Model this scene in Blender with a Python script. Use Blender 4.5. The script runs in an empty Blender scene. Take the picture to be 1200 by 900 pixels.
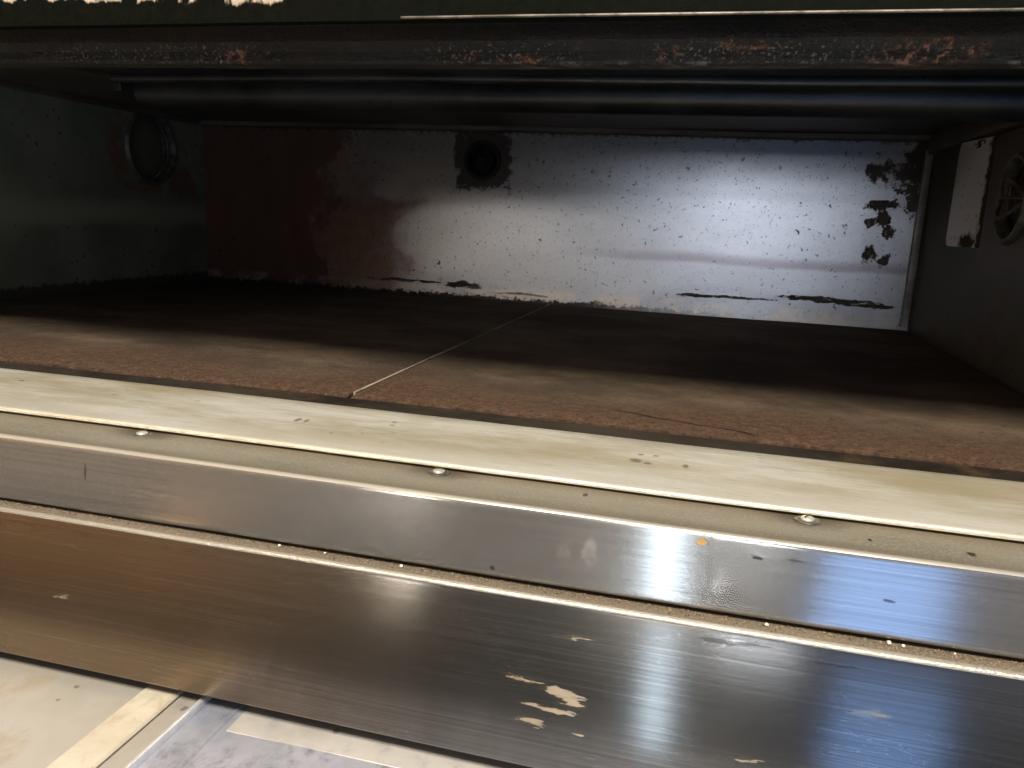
import bpy, bmesh, math, random
from mathutils import Vector, Matrix, noise as mnoise
random.seed(7)
S = bpy.context.scene
COL = S.collection

# ---------------------------------------------------------------- camera
cam_d = bpy.data.cameras.new("camera")
cam = bpy.data.objects.new("camera", cam_d)
COL.objects.link(cam)
F_PX, YAW, PITCH, ROLL = 926.677, 0.242908, 0.207818, 0.047344
cy, sy, cp, sp = math.cos(YAW), math.sin(YAW), math.cos(PITCH), math.sin(PITCH)
Fv = Vector((-sy * cp, cy * cp, -sp))
R0 = Vector((cy, sy, 0))
U0 = R0.cross(Fv)
Rv = R0 * math.cos(ROLL) + U0 * math.sin(ROLL)
Uv = Rv.cross(Fv)
cam.matrix_world = Matrix(((Rv.x, Uv.x, -Fv.x, 0.760133), (Rv.y, Uv.y, -Fv.y, -0.418094),
                           (Rv.z, Uv.z, -Fv.z, 0.114793), (0, 0, 0, 1)))
cam_d.sensor_width = 36
cam_d.lens = F_PX / 1200 * 36
cam_d.clip_start = 0.01
cam_d.clip_end = 50
S.camera = cam

# ---------------------------------------------------------------- world, lamps, exposure
w = bpy.data.worlds.new("World")
S.world = w
w.use_nodes = True
bg = w.node_tree.nodes["Background"]
bg.inputs[1].default_value = 0.70
_tc = w.node_tree.nodes.new('ShaderNodeTexCoord')     # room light: warm brown to the left, neutral to the right
_sx = w.node_tree.nodes.new('ShaderNodeSeparateXYZ')
_rp = w.node_tree.nodes.new('ShaderNodeValToRGB')
_ma = w.node_tree.nodes.new('ShaderNodeMapRange')
_ma.inputs['From Min'].default_value = -1.0
w.node_tree.links.new(_tc.outputs['Generated'], _sx.inputs[0])
w.node_tree.links.new(_sx.outputs[0], _ma.inputs[0])
w.node_tree.links.new(_ma.outputs[0], _rp.inputs[0])
_mz = w.node_tree.nodes.new('ShaderNodeMapRange')       # the floor side of the room is darker
_mz.inputs['From Min'].default_value, _mz.inputs['From Max'].default_value = -0.30, 0.15
_mz.inputs['To Min'].default_value, _mz.inputs['To Max'].default_value = 0.035, 1.0
w.node_tree.links.new(_sx.outputs[2], _mz.inputs[0])
_vm = w.node_tree.nodes.new('ShaderNodeVectorMath')
_vm.operation = 'SCALE'
w.node_tree.links.new(_rp.outputs[0], _vm.inputs[0])
w.node_tree.links.new(_mz.outputs[0], _vm.inputs['Scale'])
w.node_tree.links.new(_vm.outputs[0], bg.inputs[0])
_e = _rp.color_ramp.elements
_e[0].position, _e[0].color = 0.12, (1.0, 0.60, 0.30, 1)
_e[1].position, _e[1].color = 0.95, (0.80, 0.72, 0.62, 1)
_k = _e.new(0.30); _k.color = (0.66, 0.50, 0.36, 1)
_k = _e.new(0.44); _k.color = (0.26, 0.26, 0.27, 1)
_k = _e.new(0.62); _k.color = (0.34, 0.40, 0.56, 1)


def lamp(name, loc, target, size, size_y, power, color, spread=math.pi):
    d = bpy.data.lights.new(name, 'AREA')
    d.shape = 'RECTANGLE'
    d.size, d.size_y = size, size_y
    d.energy, d.color = power, color
    d.spread = spread
    o = bpy.data.objects.new(name, d)
    o.location = loc
    o.rotation_euler = (Vector(target) - Vector(loc)).to_track_quat('-Z', 'Y').to_euler()
    COL.objects.link(o)
    return o


lamp("ceiling_lamp", (0.70, -1.22, 1.50), (0.70, 0, 0), 0.16, 0.36, 64, (1.0, 0.91, 0.76))
lamp("window_strip_lamp", (0.720, -1.35, -0.35), (0.735, 0, -0.05), 0.045, 1.1, 1.4, (0.66, 0.82, 1.0))
lamp("window_lamp", (0.90, -1.55, 0.22), (0.76, 0.66, 0.145), 0.16, 0.16, 0.090, (0.85, 0.91, 1.0), math.radians(19))
lamp("chamber_fill_lamp", (-0.10, -1.60, 0.32), (0.55, 0.40, 0.00), 0.45, 0.10, 0.085, (1.0, 0.94, 0.86), math.radians(12))  # unseen fill added to brighten the deep chamber floor
lamp("blue_window_lamp", (1.13, -1.35, -0.45), (0.85, 0, -0.05), 0.20, 0.9, 1.7, (0.24, 0.47, 1.0))
lamp("orange_lamp", (-0.57, -1.30, -1.22), (0.5, 0, -0.1), 0.14, 0.42, 1.5, (1.0, 0.50, 0.16))

S.view_settings.view_transform = 'Standard'
S.view_settings.look = 'None'
S.view_settings.exposure = 0.0
S.view_settings.gamma = 1.0


# ---------------------------------------------------------------- shader helpers
class NT:
    def __init__(s, name):
        s.m = bpy.data.materials.new(name)
        s.m.use_nodes = True
        s.t = s.m.node_tree
        s.t.nodes.clear()
        s.out = s.t.nodes.new('ShaderNodeOutputMaterial')
        s.b = s.t.nodes.new('ShaderNodeBsdfPrincipled')
        s.t.links.new(s.b.outputs[0], s.out.inputs[0])
        s.pos = s.t.nodes.new('ShaderNodeNewGeometry').outputs['Position']

    def _in(s, sock, v):
        if isinstance(v, bpy.types.NodeSocket):
            s.t.links.new(v, sock)
        elif v is not None:
            if sock.type == 'RGBA' and len(v) == 3:
                v = (*v, 1)
            sock.default_value = v

    def math(s, op, a, b=None, clamp=False):
        n = s.t.nodes.new('ShaderNodeMath')
        n.operation = op
        n.use_clamp = clamp
        s._in(n.inputs[0], a)
        if b is not None:
            s._in(n.inputs[1], b)
        return n.outputs[0]

    def vmath(s, op, a, b=None):
        n = s.t.nodes.new('ShaderNodeVectorMath')
        n.operation = op
        s._in(n.inputs[0], a)
        if b is not None:
            s._in(n.inputs[1], b)
        return n.outputs['Value'] if op in ('LENGTH', 'DOT_PRODUCT') else n.outputs[0]

    def noise(s, scale, stretch=(1, 1, 1), detail=4, rough=0.55, off=(0, 0, 0), vec=None, color=False):
        v = s.vmath('MULTIPLY', vec or s.pos, stretch)
        v = s.vmath('ADD', v, off)
        n = s.t.nodes.new('ShaderNodeTexNoise')
        n.inputs['Scale'].default_value = scale
        n.inputs['Detail'].default_value = detail
        n.inputs['Roughness'].default_value = rough
        s.t.links.new(v, n.inputs['Vector'])
        return n.outputs['Color' if color else 'Fac']

    def voro(s, scale, stretch=(1, 1, 1), rnd=1.0, vec=None, feature='F1'):
        v = s.vmath('MULTIPLY', vec or s.pos, stretch)
        n = s.t.nodes.new('ShaderNodeTexVoronoi')
        n.feature = feature
        n.inputs['Scale'].default_value = scale
        n.inputs['Randomness'].default_value = rnd
        s.t.links.new(v, n.inputs['Vector'])
        return n.outputs['Distance'], n.outputs['Color'] if feature == 'F1' else None

    def step(s, v, lo, hi, a=0.0, b=1.0):
        n = s.t.nodes.new('ShaderNodeMapRange')
        n.interpolation_type = 'SMOOTHSTEP'
        s._in(n.inputs['Value'], v)
        if lo > hi:
            lo, hi, a, b = hi, lo, b, a
        n.inputs['From Min'].default_value = lo
        n.inputs['From Max'].default_value = hi
        n.inputs['To Min'].default_value = a
        n.inputs['To Max'].default_value = b
        return n.outputs[0]

    def mix(s, f, a, b):
        n = s.t.nodes.new('ShaderNodeMix')
        n.data_type = 'RGBA'
        s._in(n.inputs[0], f)
        s._in(n.inputs[6], a)
        s._in(n.inputs[7], b)
        return n.outputs[2]

    def mixf(s, f, a, b):
        n = s.t.nodes.new('ShaderNodeMix')
        n.data_type = 'FLOAT'
        s._in(n.inputs[0], f)
        s._in(n.inputs[2], a)
        s._in(n.inputs[3], b)
        return n.outputs[0]

    def warp(s, scale, amt, stretch=(1, 1, 1), detail=4):
        c = s.noise(scale, stretch, detail, 0.6, color=True)
        c = s.vmath('SUBTRACT', c, (0.5, 0.5, 0.5))
        c = s.vmath('MULTIPLY', c, amt if isinstance(amt, tuple) else (amt, amt, amt))
        return s.vmath('ADD', s.pos, c)

    def blob(s, c, r, soft=0.3, vec=None):
        v = s.vmath('SUBTRACT', vec or s.pos, c)
        v = s.vmath('MULTIPLY', v, tuple(1.0 / k for k in r))
        return s.step(s.vmath('LENGTH', v), 1 + soft, 1 - soft)

    def blobs(s, lst, vec=None, soft=0.3):
        m = None
        for c, r in lst:
            k = s.blob(c, r, soft, vec)
            m = k if m is None else s.math('MAXIMUM', m, k)
        return m

    def ragged(s, m, scale, amt=1.2, stretch=(1, 1, 1), off=(0, 0, 0), w=0.07):
        nz = s.noise(scale, stretch, 8, 0.68, off)
        v = s.math('ADD', m, s.math('MULTIPLY', s.math('SUBTRACT', nz, 0.5), amt))
        return s.math('MULTIPLY', s.step(v, 0.5 - w, 0.5 + w), s.step(m, 0.02, 0.12))

    def comp(s, i, vec=None):
        n = s.t.nodes.new('ShaderNodeSeparateXYZ')
        s.t.links.new(vec or s.pos, n.inputs[0])
        return n.outputs[i]

    def set(s, **k):
        names = dict(color='Base Color', metal='Metallic', rough='Roughness', aniso='Anisotropic',
                     spec='Specular IOR Level', tangent='Tangent', alpha='Alpha', coat='Coat Weight')
        for a, v in k.items():
            s._in(s.b.inputs[names[a]], v)
        return s

    def bump(s, h, strength=0.3, dist=0.001, prev=None):
        n = s.t.nodes.new('ShaderNodeBump')
        n.inputs['Strength'].default_value = strength
        n.inputs['Distance'].default_value = dist
        s.t.links.new(h, n.inputs['Height'])
        if prev:
            s.t.links.new(prev, n.inputs['Normal'])
        s.t.links.new(n.outputs[0], s.b.inputs['Normal'])
        return n.outputs[0]


BIG = 1000.0


def vertical_tangent(n):
    c = n.t.nodes.new('ShaderNodeCombineXYZ')
    c.inputs[2].default_value = 1.0
    return c.outputs[0]


# --- brushed stainless of the two front panels
def mat_panel(name, lower):
    n = NT(name)
    brush = n.noise(60, (0.06, 8, 14), 5, 0.7)
    fine = n.noise(420, (0.012, 3, 3), 3, 0.6)
    cloud = n.noise(9, (1, 1, 2.2), 5, 0.6)
    smear = n.step(n.noise(26, (1, 1, 1.6), 6, 0.62, (3, 1, 4)), 0.52, 0.70)
    k = 0.40 if lower else 1.05  # the panels' different reflected brightness is put into their base tone
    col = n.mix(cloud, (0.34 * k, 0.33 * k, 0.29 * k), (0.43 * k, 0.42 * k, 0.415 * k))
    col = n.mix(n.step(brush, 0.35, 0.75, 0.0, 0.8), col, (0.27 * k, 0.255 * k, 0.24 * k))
    rough = n.mixf(cloud, 0.16, 0.23)
    rough = n.math('ADD', rough, n.math('MULTIPLY', smear, 0.015))
    rough = n.math('ADD', rough, n.math('MULTIPLY', n.math('SUBTRACT', brush, 0.5), 0.04))
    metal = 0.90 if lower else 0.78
    wv = n.warp(110, (0.036, 0, 0.0105), (0.45, 1, 2.2), 9)
    if lower:
        # worn spots where the polish has gone
        dull = n.blobs([((0.7135, 0, -0.0800), (0.008, BIG, 0.0020)), ((0.718, 0, -0.0835), (0.0065, BIG, 0.0020)),
                        ((0.711, 0, -0.0880), (0.010, BIG, 0.0012)), ((0.704, 0, -0.0955), (0.006, BIG, 0.0017)),
                        ((0.698, 0, -0.0765), (0.007, BIG, 0.0009)), ((0.722, 0, -0.0985), (0.0025, BIG, 0.0009))], wv, 0.6)
        faint = n.blobs([((0.789, 0, -0.0935), (0.005, BIG, 0.0010)), ((0.835, 0, -0.0640), (0.005, BIG, 0.0018)), ((0.718, 0, -0.0545), (0.005, BIG, 0.0008)),
                         ((0.462, 0, -0.0790), (0.005, BIG, 0.0012))], wv, 0.6)
        dull = n.math('MAXIMUM', dull, n.math('MULTIPLY', faint, 0.72))
        col = n.mix(n.math('MULTIPLY', dull, 0.75), col, (0.36, 0.28, 0.19))
        dull = n.ragged(n.math('MULTIPLY', dull, 0.72), 210, 3.0, (0.35, 1, 2.0))
        metal = n.mixf(dull, metal, 0.35)
        rough = n.mixf(dull, rough, 0.6)
        scr = n.blobs([((0.814, 0, -0.0465), (0.013, BIG, 0.0007)), ((0.778, 0, -0.0445), (0.014, BIG, 0.0013)),
                       ((0.825, 0, -0.0475), (0.004, BIG, 0.0006))], wv, 0.6)
        scr = n.ragged(n.math('MULTIPLY', scr, 0.75), 150, 3.0, (0.4, 1, 1.8))
        col = n.mix(n.math('MULTIPLY', scr, 0.75), col, (0.05, 0.045, 0.04))
        # grime line just below the rounded edge
        z = n.comp(2)
        grime = n.math('MULTIPLY', n.step(n.noise(60, (1, 1, 3), 5, 0.7), 0.50, 0.62),
                       n.math('MULTIPLY', n.step(z, -0.050, -0.0445), n.step(z, -0.0405, -0.0430)))
        grime = n.math('MULTIPLY', grime, n.step(n.comp(0), 0.74, 0.50))
        col = n.mix(n.math('MULTIPLY', grime, 0.7), col, (0.06, 0.05, 0.035))
        warm_refl = n.blob((0.44, 0, -0.09), (0.17, BIG, 0.10), 0.6)  # warm reflection at the left put into the panel colour
        col = n.mix(n.math('MULTIPLY', warm_refl, 0.6), col, (0.27, 0.18, 0.10))
    else:
        sc = n.blobs([((0.765, 0, -0.0085), (0.0020, BIG, 0.0014))], n.warp(200, 0.002), 0.35)
        col = n.mix(sc, col, (0.45, 0.27, 0.07))
        metal = n.mixf(sc, metal, 0.0)
        scr = n.blobs([((0.787, 0, -0.012), (0.0022, BIG, 0.0006)), ((0.801, 0, -0.0108), (0.003, BIG, 0.0005)),
                       ((0.836, 0, -0.0215), (0.0022, BIG, 0.0006)), ((0.680, 0, -0.0325), (0.0011, BIG, 0.0009)),
                       ((0.472, 0, -0.0165), (0.0005, BIG, 0.004))], n.warp(300, 0.0015), 0.3)
        col = n.mix(n.math('MULTIPLY', scr, 0.8), col, (0.05, 0.045, 0.04))
        # thumb smears
        th0 = n.step(n.noise(140, (1, 1, 1), 5, 0.7), 0.38, 0.6)
        th = n.blobs([((0.711, 0, -0.022), (0.0030, BIG, 0.0060)), ((0.722, 0, -0.0195), (0.0030, BIG, 0.0055)),
                      ((0.775, 0, -0.0235), (0.0035, BIG, 0.0070))], n.warp(60, (0.012, 0, 0.006)), 0.35)
        th = n.math('MULTIPLY', th, th0)
        rough = n.math('ADD', rough, n.math('MULTIPLY', th, 0.05))
        col = n.mix(n.math('MULTIPLY', th, 0.10), col, (0.60, 0.60, 0.60))
        z = n.comp(2)
        ed = n.math('MULTIPLY', n.step(n.noise(90, (0.5, 1, 1), 4, 0.7), 0.35, 0.65), n.step(z, -0.0330, -0.0362))
        col = n.mix(n.math('MULTIPLY', ed, 0.6), col, (0.16, 0.12, 0.07))
    for sc_, st, of, wd in ((30, (0.5, 1, 4.0), (1, 2, 3), 0.006), (48, (1.6, 1, 2.2), (5, 2, 9), 0.005), (85, (0.4, 1, 5.0), (4, 7, 1), 0.012)):
        q = n.noise(sc_, st, 3, 0.6, of)
        ln = n.step(n.math('ABSOLUTE', n.math('SUBTRACT', q, 0.5)), wd, wd * 0.3)
        ln = n.math('MULTIPLY', ln, n.step(n.noise(22, (1, 1, 2), 3, 0.6, of), 0.54, 0.64))
        col = n.mix(n.math('MULTIPLY', ln, 0.16), col, (0.62, 0.61, 0.59))
    # pits
    d, c = n.voro(210, (1, 1, 1))
    pit = n.math('MULTIPLY', n.step(d, 0.10, 0.05), n.step(n.comp(0, c), 0.86, 0.88))
    col = n.mix(n.math('MULTIPLY', pit, 0.8), col, (0.06, 0.05, 0.04))
    col = n.mix(n.step(fine, 0.50, 0.72, 0, 0.17), col, (0.20, 0.19, 0.17))
    col = n.mix(n.step(fine, 0.50, 0.28, 0, 0.12), col, (0.62, 0.61, 0.58))
    n.set(color=col, metal=metal, rough=rough, aniso=0.97, tangent=vertical_tangent(n))
    b = n.bump(brush, 0.02, 0.0006)
    n.bump(n.noise(6, (1, 1, 1.5), 2, 0.5), 0.07, 0.003, b)
    return n.m


# --- pale worn sill
def mat_sill(name, flange=False):
    n = NT(name)
    brush = n.noise(70, (0.5, 9, 6), 5, 0.7)
    cloud = n.step(n.noise(9, (0.6, 2.2, 1), 7, 0.66), 0.33, 0.66)
    grain = n.noise(700, (1, 1, 1), 3, 0.6)
    y = n.comp(1)
    if flange:
        col = n.mix(cloud, (0.17, 0.152, 0.118), (0.25, 0.23, 0.185))
        col = n.mix(n.step(grain, 0.45, 0.75), col, (0.31, 0.285, 0.235))
        col = n.mix(n.step(y, -0.088, -0.079, 0, 0.55), col, (0.16, 0.125, 0.075))
        edge = n.step(y, -0.1072, -0.1090)
        col = n.mix(n.step(y, -0.098, -0.107, 0, 0.5), col, (0.13, 0.11, 0.08))  # shading of the concave flange put into the colour toward the apron
        hl = n.blobs([((0.7137, -0.0860, 0), (0.0011, 0.0022, BIG)), ((0.8663, -0.0960, 0), (0.0018, 0.0022, BIG)), ((0.83, -0.095, 0), (0.0008, 0.0013, BIG))], n.warp(300, 0.002), 0.4)
        col = n.mix(n.math('MULTIPLY', hl, 0.9), col, (0.02, 0.013, 0.008))
        col = n.mix(edge, col, (0.52, 0.49, 0.43))  # highlight along the rounded edge painted into the colour
        for x0 in (0.4813, 0.6436, 0.8074):
            k = n.blob((x0, -0.0795, -0.0035), (0.015, 0.009, BIG), 0.7, n.warp(120, 0.008))
            col = n.mix(n.math('MULTIPLY', k, 0.75), col, (0.06, 0.045, 0.03))
        n.set(color=col, metal=n.mixf(edge, 0.15, 0.5), rough=n.mixf(edge, 0.55, 0.30))
    else:
        col = n.mix(cloud, (0.58, 0.51, 0.35), (0.93, 0.91, 0.84))  # gloss variation painted as paler and yellower patches
        col = n.mix(n.math('MULTIPLY', n.step(n.noise(22, (0.35, 3, 1), 7, 0.7, (2, 2, 2)), 0.5, 0.64), 0.5), col, (0.52, 0.49, 0.39))
        streak = n.step(n.noise(11, (1, 2.5, 1), 6, 0.7, (5, 2, 1)), 0.54, 0.66)
        col = n.mix(n.math('MULTIPLY', streak, 0.45), col, (0.50, 0.45, 0.31))
        col = n.mix(n.step(brush, 0.40, 0.72, 0, 0.45), col, (0.46, 0.42, 0.31))
        tan = n.math('MULTIPLY', n.step(y, -0.050, -0.076), n.step(n.noise(18, (1, 1, 1), 5, 0.6, (9, 9, 9)), 0.5, 0.68))
        col = n.mix(n.math('MULTIPLY', tan, 0.5), col, (0.52, 0.38, 0.17))
        back = n.math('MULTIPLY', n.step(y, -0.020, -0.003), n.step(n.noise(30, (0.6, 1, 1), 5, 0.65), 0.40, 0.66))
        col = n.mix(n.math('MULTIPLY', back, 0.35), col, (0.42, 0.37, 0.24))
        d, c = n.voro(120, (1, 1, 1), 1.0, n.warp(300, 0.003))
        msk = n.step(n.noise(16, (1, 1, 1), 2, 0.5, (1, 7, 3)), 0.57, 0.62)
        pit = n.math('MULTIPLY', n.math('MULTIPLY', n.step(d, 0.22, 0.12), n.step(n.comp(0, c), 0.45, 0.5)), msk)
        pit = n.math('MAXIMUM', pit, n.blobs([((0.547, -0.040, 0), (0.0013, 0.0035, BIG)), ((0.552, -0.040, 0), (0.001, 0.003, BIG)),
                                             ((0.731, -0.040, 0), (0.003, 0.003, BIG)), ((0.737, -0.042, 0), (0.002, 0.002, BIG)),
                                             ((0.755, -0.040, 0), (0.0013, 0.003, BIG))], n.warp(350, 0.003), 0.4))
        col = n.mix(n.math('MULTIPLY', pit, 0.75), col, (0.20, 0.15, 0.09))
        col = n.mix(n.step(y, -0.045, -0.074, 0, 0.5), col, (0.95, 0.93, 0.86))  # soft sheen toward the front put into the sill colour
        rim = n.step(y, -0.0765, -0.0785)
        col = n.mix(n.math('MULTIPLY', rim, n.step(n.noise(40, (1, 1, 1), 4), 0.3, 0.6, 0.3, 1.0)), col, (0.66, 0.61, 0.48))
        n.set(color=col, metal=0.45, rough=n.mixf(brush, 0.20, 0.40), aniso=0.3)
    b = n.bump(brush, 0.30, 0.0005)
    n.bump(grain, 0.25 if flange else 0.10, 0.0004, b)
    return n.m


def mat_dust_ledge():
    n = NT("gritty_ledge")
    y = n.comp(1)
    g = n.noise(900, (1, 1, 1), 3, 0.7)
    c = n.noise(40, (0.5, 1, 1), 5, 0.6)
    col = n.mix(c, (0.09, 0.07, 0.05), (0.19, 0.155, 0.11))
    col = n.mix(n.step(g, 0.45, 0.7), col, (0.26, 0.22, 0.165))
    edge = n.step(n.math('ADD', y, n.math('MULTIPLY', n.math('SUBTRACT', c, 0.5), 0.002)), -0.1176, -0.1192)
    col = n.mix(edge, col, (0.44, 0.41, 0.36))  # bright edge line is a highlight painted into the ledge colour
    n.set(color=col, metal=n.mixf(edge, 0.0, 0.55), rough=n.mixf(edge, 0.85, 0.28))
    n.bump(g, 0.5, 0.0008)
    return n.m


# --- chamber back wall: galvanised, scorched left end, spots and flaking soot
def mat_back():
    n = NT("scorched_back_wall")
    x, z = n.comp(0), n.comp(2)
    wv = n.warp(22, (0.10, 0, 0.07), detail=6)
    wf = n.warp(120, (0.022, 0, 0.016), detail=7)
    wl = n.warp(60, (0.03, 0, 0.007), (0.7, 1, 1), detail=7)
    xw = n.comp(0, wv)
    cloud = n.noise(9, (1, 1, 2.2), 6, 0.6)
    grain = n.noise(260, (1, 1, 1), 4, 0.7)
    col = n.mix(cloud, (0.20, 0.20, 0.21), (0.33, 0.335, 0.365))
    col = n.mix(n.step(grain, 0.45, 0.8, 0, 0.35), col, (0.20, 0.19, 0.18))
    brn = n.math('MULTIPLY', n.step(x, 0.62, 0.32), n.step(cloud, 0.35, 0.65, 0.35, 1))
    col = n.mix(n.math('MULTIPLY', brn, 0.5), col, (0.24, 0.20, 0.16))
    # horizontal stain bands
    zb = n.math('ADD', z, n.math('MULTIPLY', n.math('SUBTRACT', n.noise(7, (1, 1, 1), 4), 0.5), 0.012))
    band = n.math('MULTIPLY', n.step(zb, 0.064, 0.070), n.step(zb, 0.084, 0.072))
    band = n.math('MULTIPLY', band, n.step(x, 0.5, 0.75))
    col = n.mix(n.math('MULTIPLY', band, 0.6), col, (0.13, 0.10, 0.115))
    band2 = n.math('MULTIPLY', n.step(zb, 0.148, 0.154), n.step(zb, 0.166, 0.158))
    col = n.mix(n.math('MULTIPLY', band2, 0.28), col, (0.20, 0.19, 0.20))
    metal = 0.85
    rough = n.mixf(cloud, 0.28, 0.40)
    rb = n.math('MAXIMUM', n.step(x, 0.34, 0.20), n.blob((0.23, 0, 0.06), (0.10, BIG, 0.085), 0.9))
    rust = n.ragged(n.math('MULTIPLY', rb, 0.8), 14, 2.6, off=(4, 4, 4), w=0.32)
    col = n.mix(rust, col, n.mix(n.noise(40, (1, 1, 1), 6, 0.7), (0.15, 0.070, 0.040), (0.34, 0.19, 0.105)))
    burnt = n.ragged(n.step(x, 0.32, 0.10), 13, 1.9, (1, 1, 0.8), w=0.10)
    col = n.mix(n.math('MULTIPLY', burnt, 0.95), col, n.mix(n.noise(25, (2, 1, 0.4), 5), (0.075, 0.036, 0.028), (0.19, 0.080, 0.060)))
    m1 = n.math('MAXIMUM', rust, burnt)
    metal = n.mixf(m1, metal, 0.0)
    rough = n.mixf(m1, rough, 0.75)
    # soot and flakes
    soot = n.blobs([((0.960, 0, 0.190), (0.030, BIG, 0.016)), ((0.985, 0, 0.205), (0.017, BIG, 0.030)),
                    ((0.975, 0, 0.172), (0.020, BIG, 0.007)), ((0.950, 0, 0.150), (0.022, BIG, 0.006)),
                    ((0.955, 0, 0.133), (0.009, BIG, 0.013)), ((0.940, 0, 0.128), (0.006, BIG, 0.005)),
                    ((0.962, 0, 0.118), (0.007, BIG, 0.010)), ((0.945, 0, 0.090), (0.008, BIG, 0.012)),
                    ((0.962, 0, 0.086), (0.009, BIG, 0.010)), ((0.985, 0, 0.158), (0.008, BIG, 0.020)),
                    ], wf, 0.55)
    soot = n.ragged(n.math('MULTIPLY', soot, 0.78), 75, 3.0, w=0.17)
    soot = n.math('MULTIPLY', soot, 0.93)
    sq = n.math('MAXIMUM', n.math('DIVIDE', n.math('ABSOLUTE', n.math('SUBTRACT', x, 0.437)), 0.036),
                n.math('DIVIDE', n.math('ABSOLUTE', n.math('SUBTRACT', z, 0.190)), 0.036))
    sq = n.ragged(n.step(sq, 1.5, 0.6), 75, 2.4, w=0.12)
    line = n.blobs([((0.775, 0, 0.0250), (0.075, BIG, 0.0022)), ((0.905, 0, 0.0300), (0.055, BIG, 0.0045)),
                    ((0.950, 0, 0.0260), (0.035, BIG, 0.0022)), ((0.415, 0, 0.0170), (0.028, BIG, 0.0055)),
                    ((0.330, 0, 0.0180), (0.050, BIG, 0.0025)), ((0.60, 0, 0.004), (0.02, BIG, 0.004)),
                    ((0.50, 0, 0.010), (0.05, BIG, 0.0015))], wl, 0.6)
    line = n.ragged(n.math('MULTIPLY', line, 0.8), 65, 3.0, (0.6, 1, 1.6))
    soot = n.math('MAXIMUM', soot, line)
    col = n.mix(soot, col, n.mix(grain, (0.012, 0.009, 0.007), (0.045, 0.034, 0.020)))
    col = n.mix(n.math('MULTIPLY', sq, 0.93), col, n.mix(grain, (0.020, 0.015, 0.011), (0.085, 0.062, 0.042)))
    # spatter: dense near the top, sparse elsewhere
    dens = n.math('ADD', n.step(z, 0.14, 0.225), n.step(x, 0.65, 0.35, 0, 0.3))
    spa = None
    for sc, off in ((90, 0.10), (160, -0.06), (240, -0.12), (380, -0.16)):
        d, c = n.voro(sc, (1, 0, 1), 1.0, n.warp(150, 0.016))
        r = n.comp(0, c)
        t = n.math('SUBTRACT', n.math('ADD', n.math('MULTIPLY', dens, 0.35), 0.20 - off), r)
        k = n.math('MULTIPLY', n.step(d, 0.22, 0.12), n.step(t, 0.0, 0.03))
        spa = k if spa is None else n.math('MAXIMUM', spa, k)
    col = n.mix(n.math('MULTIPLY', spa, 0.8), col, (0.045, 0.032, 0.028))
    # top scorch fringe
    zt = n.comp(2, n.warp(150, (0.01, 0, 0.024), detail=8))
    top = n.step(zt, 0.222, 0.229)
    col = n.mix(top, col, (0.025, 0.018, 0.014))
    # pale tan strip along the bottom
    bot = n.math('MULTIPLY', n.step(zb, 0.020, 0.012), n.step(n.noise(30, (1, 1, 1), 5), 0.40, 0.60))
    col = n.mix(n.math('MULTIPLY', bot, 0.5), col, (0.42, 0.33, 0.26))
    bl = n.step(zt, 0.006, 0.0015)
    col = n.mix(n.math('MULTIPLY', bl, n.step(x, 0.85, 0.55)), col, (0.015, 0.011, 0.009))
    dk = n.math('MAXIMUM', n.math('MAXIMUM', n.math('MAXIMUM', soot, sq), top), n.math('MULTIPLY', spa, 0.8))
    n.set(color=col, metal=n.mixf(dk, metal, 0.0), rough=n.mixf(dk, rough, 0.85))
    b = n.bump(grain, 0.18, 0.0008)
    b = n.bump(dk, 0.3, 0.0006, b)
    n.bump(n.noise(5, (1, 1, 2.5), 2, 0.5), 0.14, 0.008, b)
    return n.m


def mat_dark(name, a=(0.030, 0.033, 0.028), b=(0.075, 0.078, 0.066), metal=0.3, rough=0.5, spots=True, rust=None):
    n = NT(name)
    c = n.noise(12, (1, 1, 1), 6, 0.62)
    g = n.noise(240, (1, 1, 1), 4, 0.7)
    col = n.mix(n.step(c, 0.3, 0.7), a, b)
    col = n.mix(n.step(g, 0.5, 0.8, 0, 0.4), col, tuple(k * 0.4 for k in a))
    if spots:
        d, cc = n.voro(110, (1, 1, 1), 1.0, n.warp(200, 0.006))
        k = n.math('MULTIPLY', n.step(d, 0.28, 0.15), n.math('MULTIPLY', n.step(n.comp(0, cc), 0.84, 0.88), n.step(c, 0.45, 0.6)))
        col = n.mix(n.math('MULTIPLY', k, 0.7), col, (0.012, 0.010, 0.008))
    if rust:
        r = n.step(n.noise(16, (1, 1, 1), 6, 0.7, (2, 5, 8)), 0.50, 0.66)
        col = n.mix(n.math('MULTIPLY', r, 0.8), col, rust)
    if name == "dark_side_wall":
        z = n.comp(2, n.warp(8, 0.02))
        col = n.mix(n.math('MULTIPLY', n.step(z, 0.075, 0.092), n.step(z, 0.118, 0.098)), col, (0.34, 0.35, 0.27))
        ru = n.blobs([((0, 0.480, 0.180), (BIG, 0.018, 0.045)), ((0, 0.610, 0.140), (BIG, 0.035, 0.022)), ((0, 0.530, 0.132), (BIG, 0.04, 0.010))], None, 0.6)
        ru = n.ragged(n.math('MULTIPLY', ru, 0.75), 40, 2.4, w=0.15)
        col = n.mix(n.math('MULTIPLY', ru, 0.7), col, (0.22, 0.10, 0.075))
        bot = n.ragged(n.step(n.comp(2), 0.022, 0.0), 90, 1.6)
        col = n.mix(n.math('MULTIPLY', bot, 0.8), col, (0.03, 0.025, 0.02))
    n.set(color=col, metal=metal, rough=n.mixf(c, rough - 0.08, rough + 0.12))
    n.bump(g, 0.3, 0.0007)
    return n.m


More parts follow.
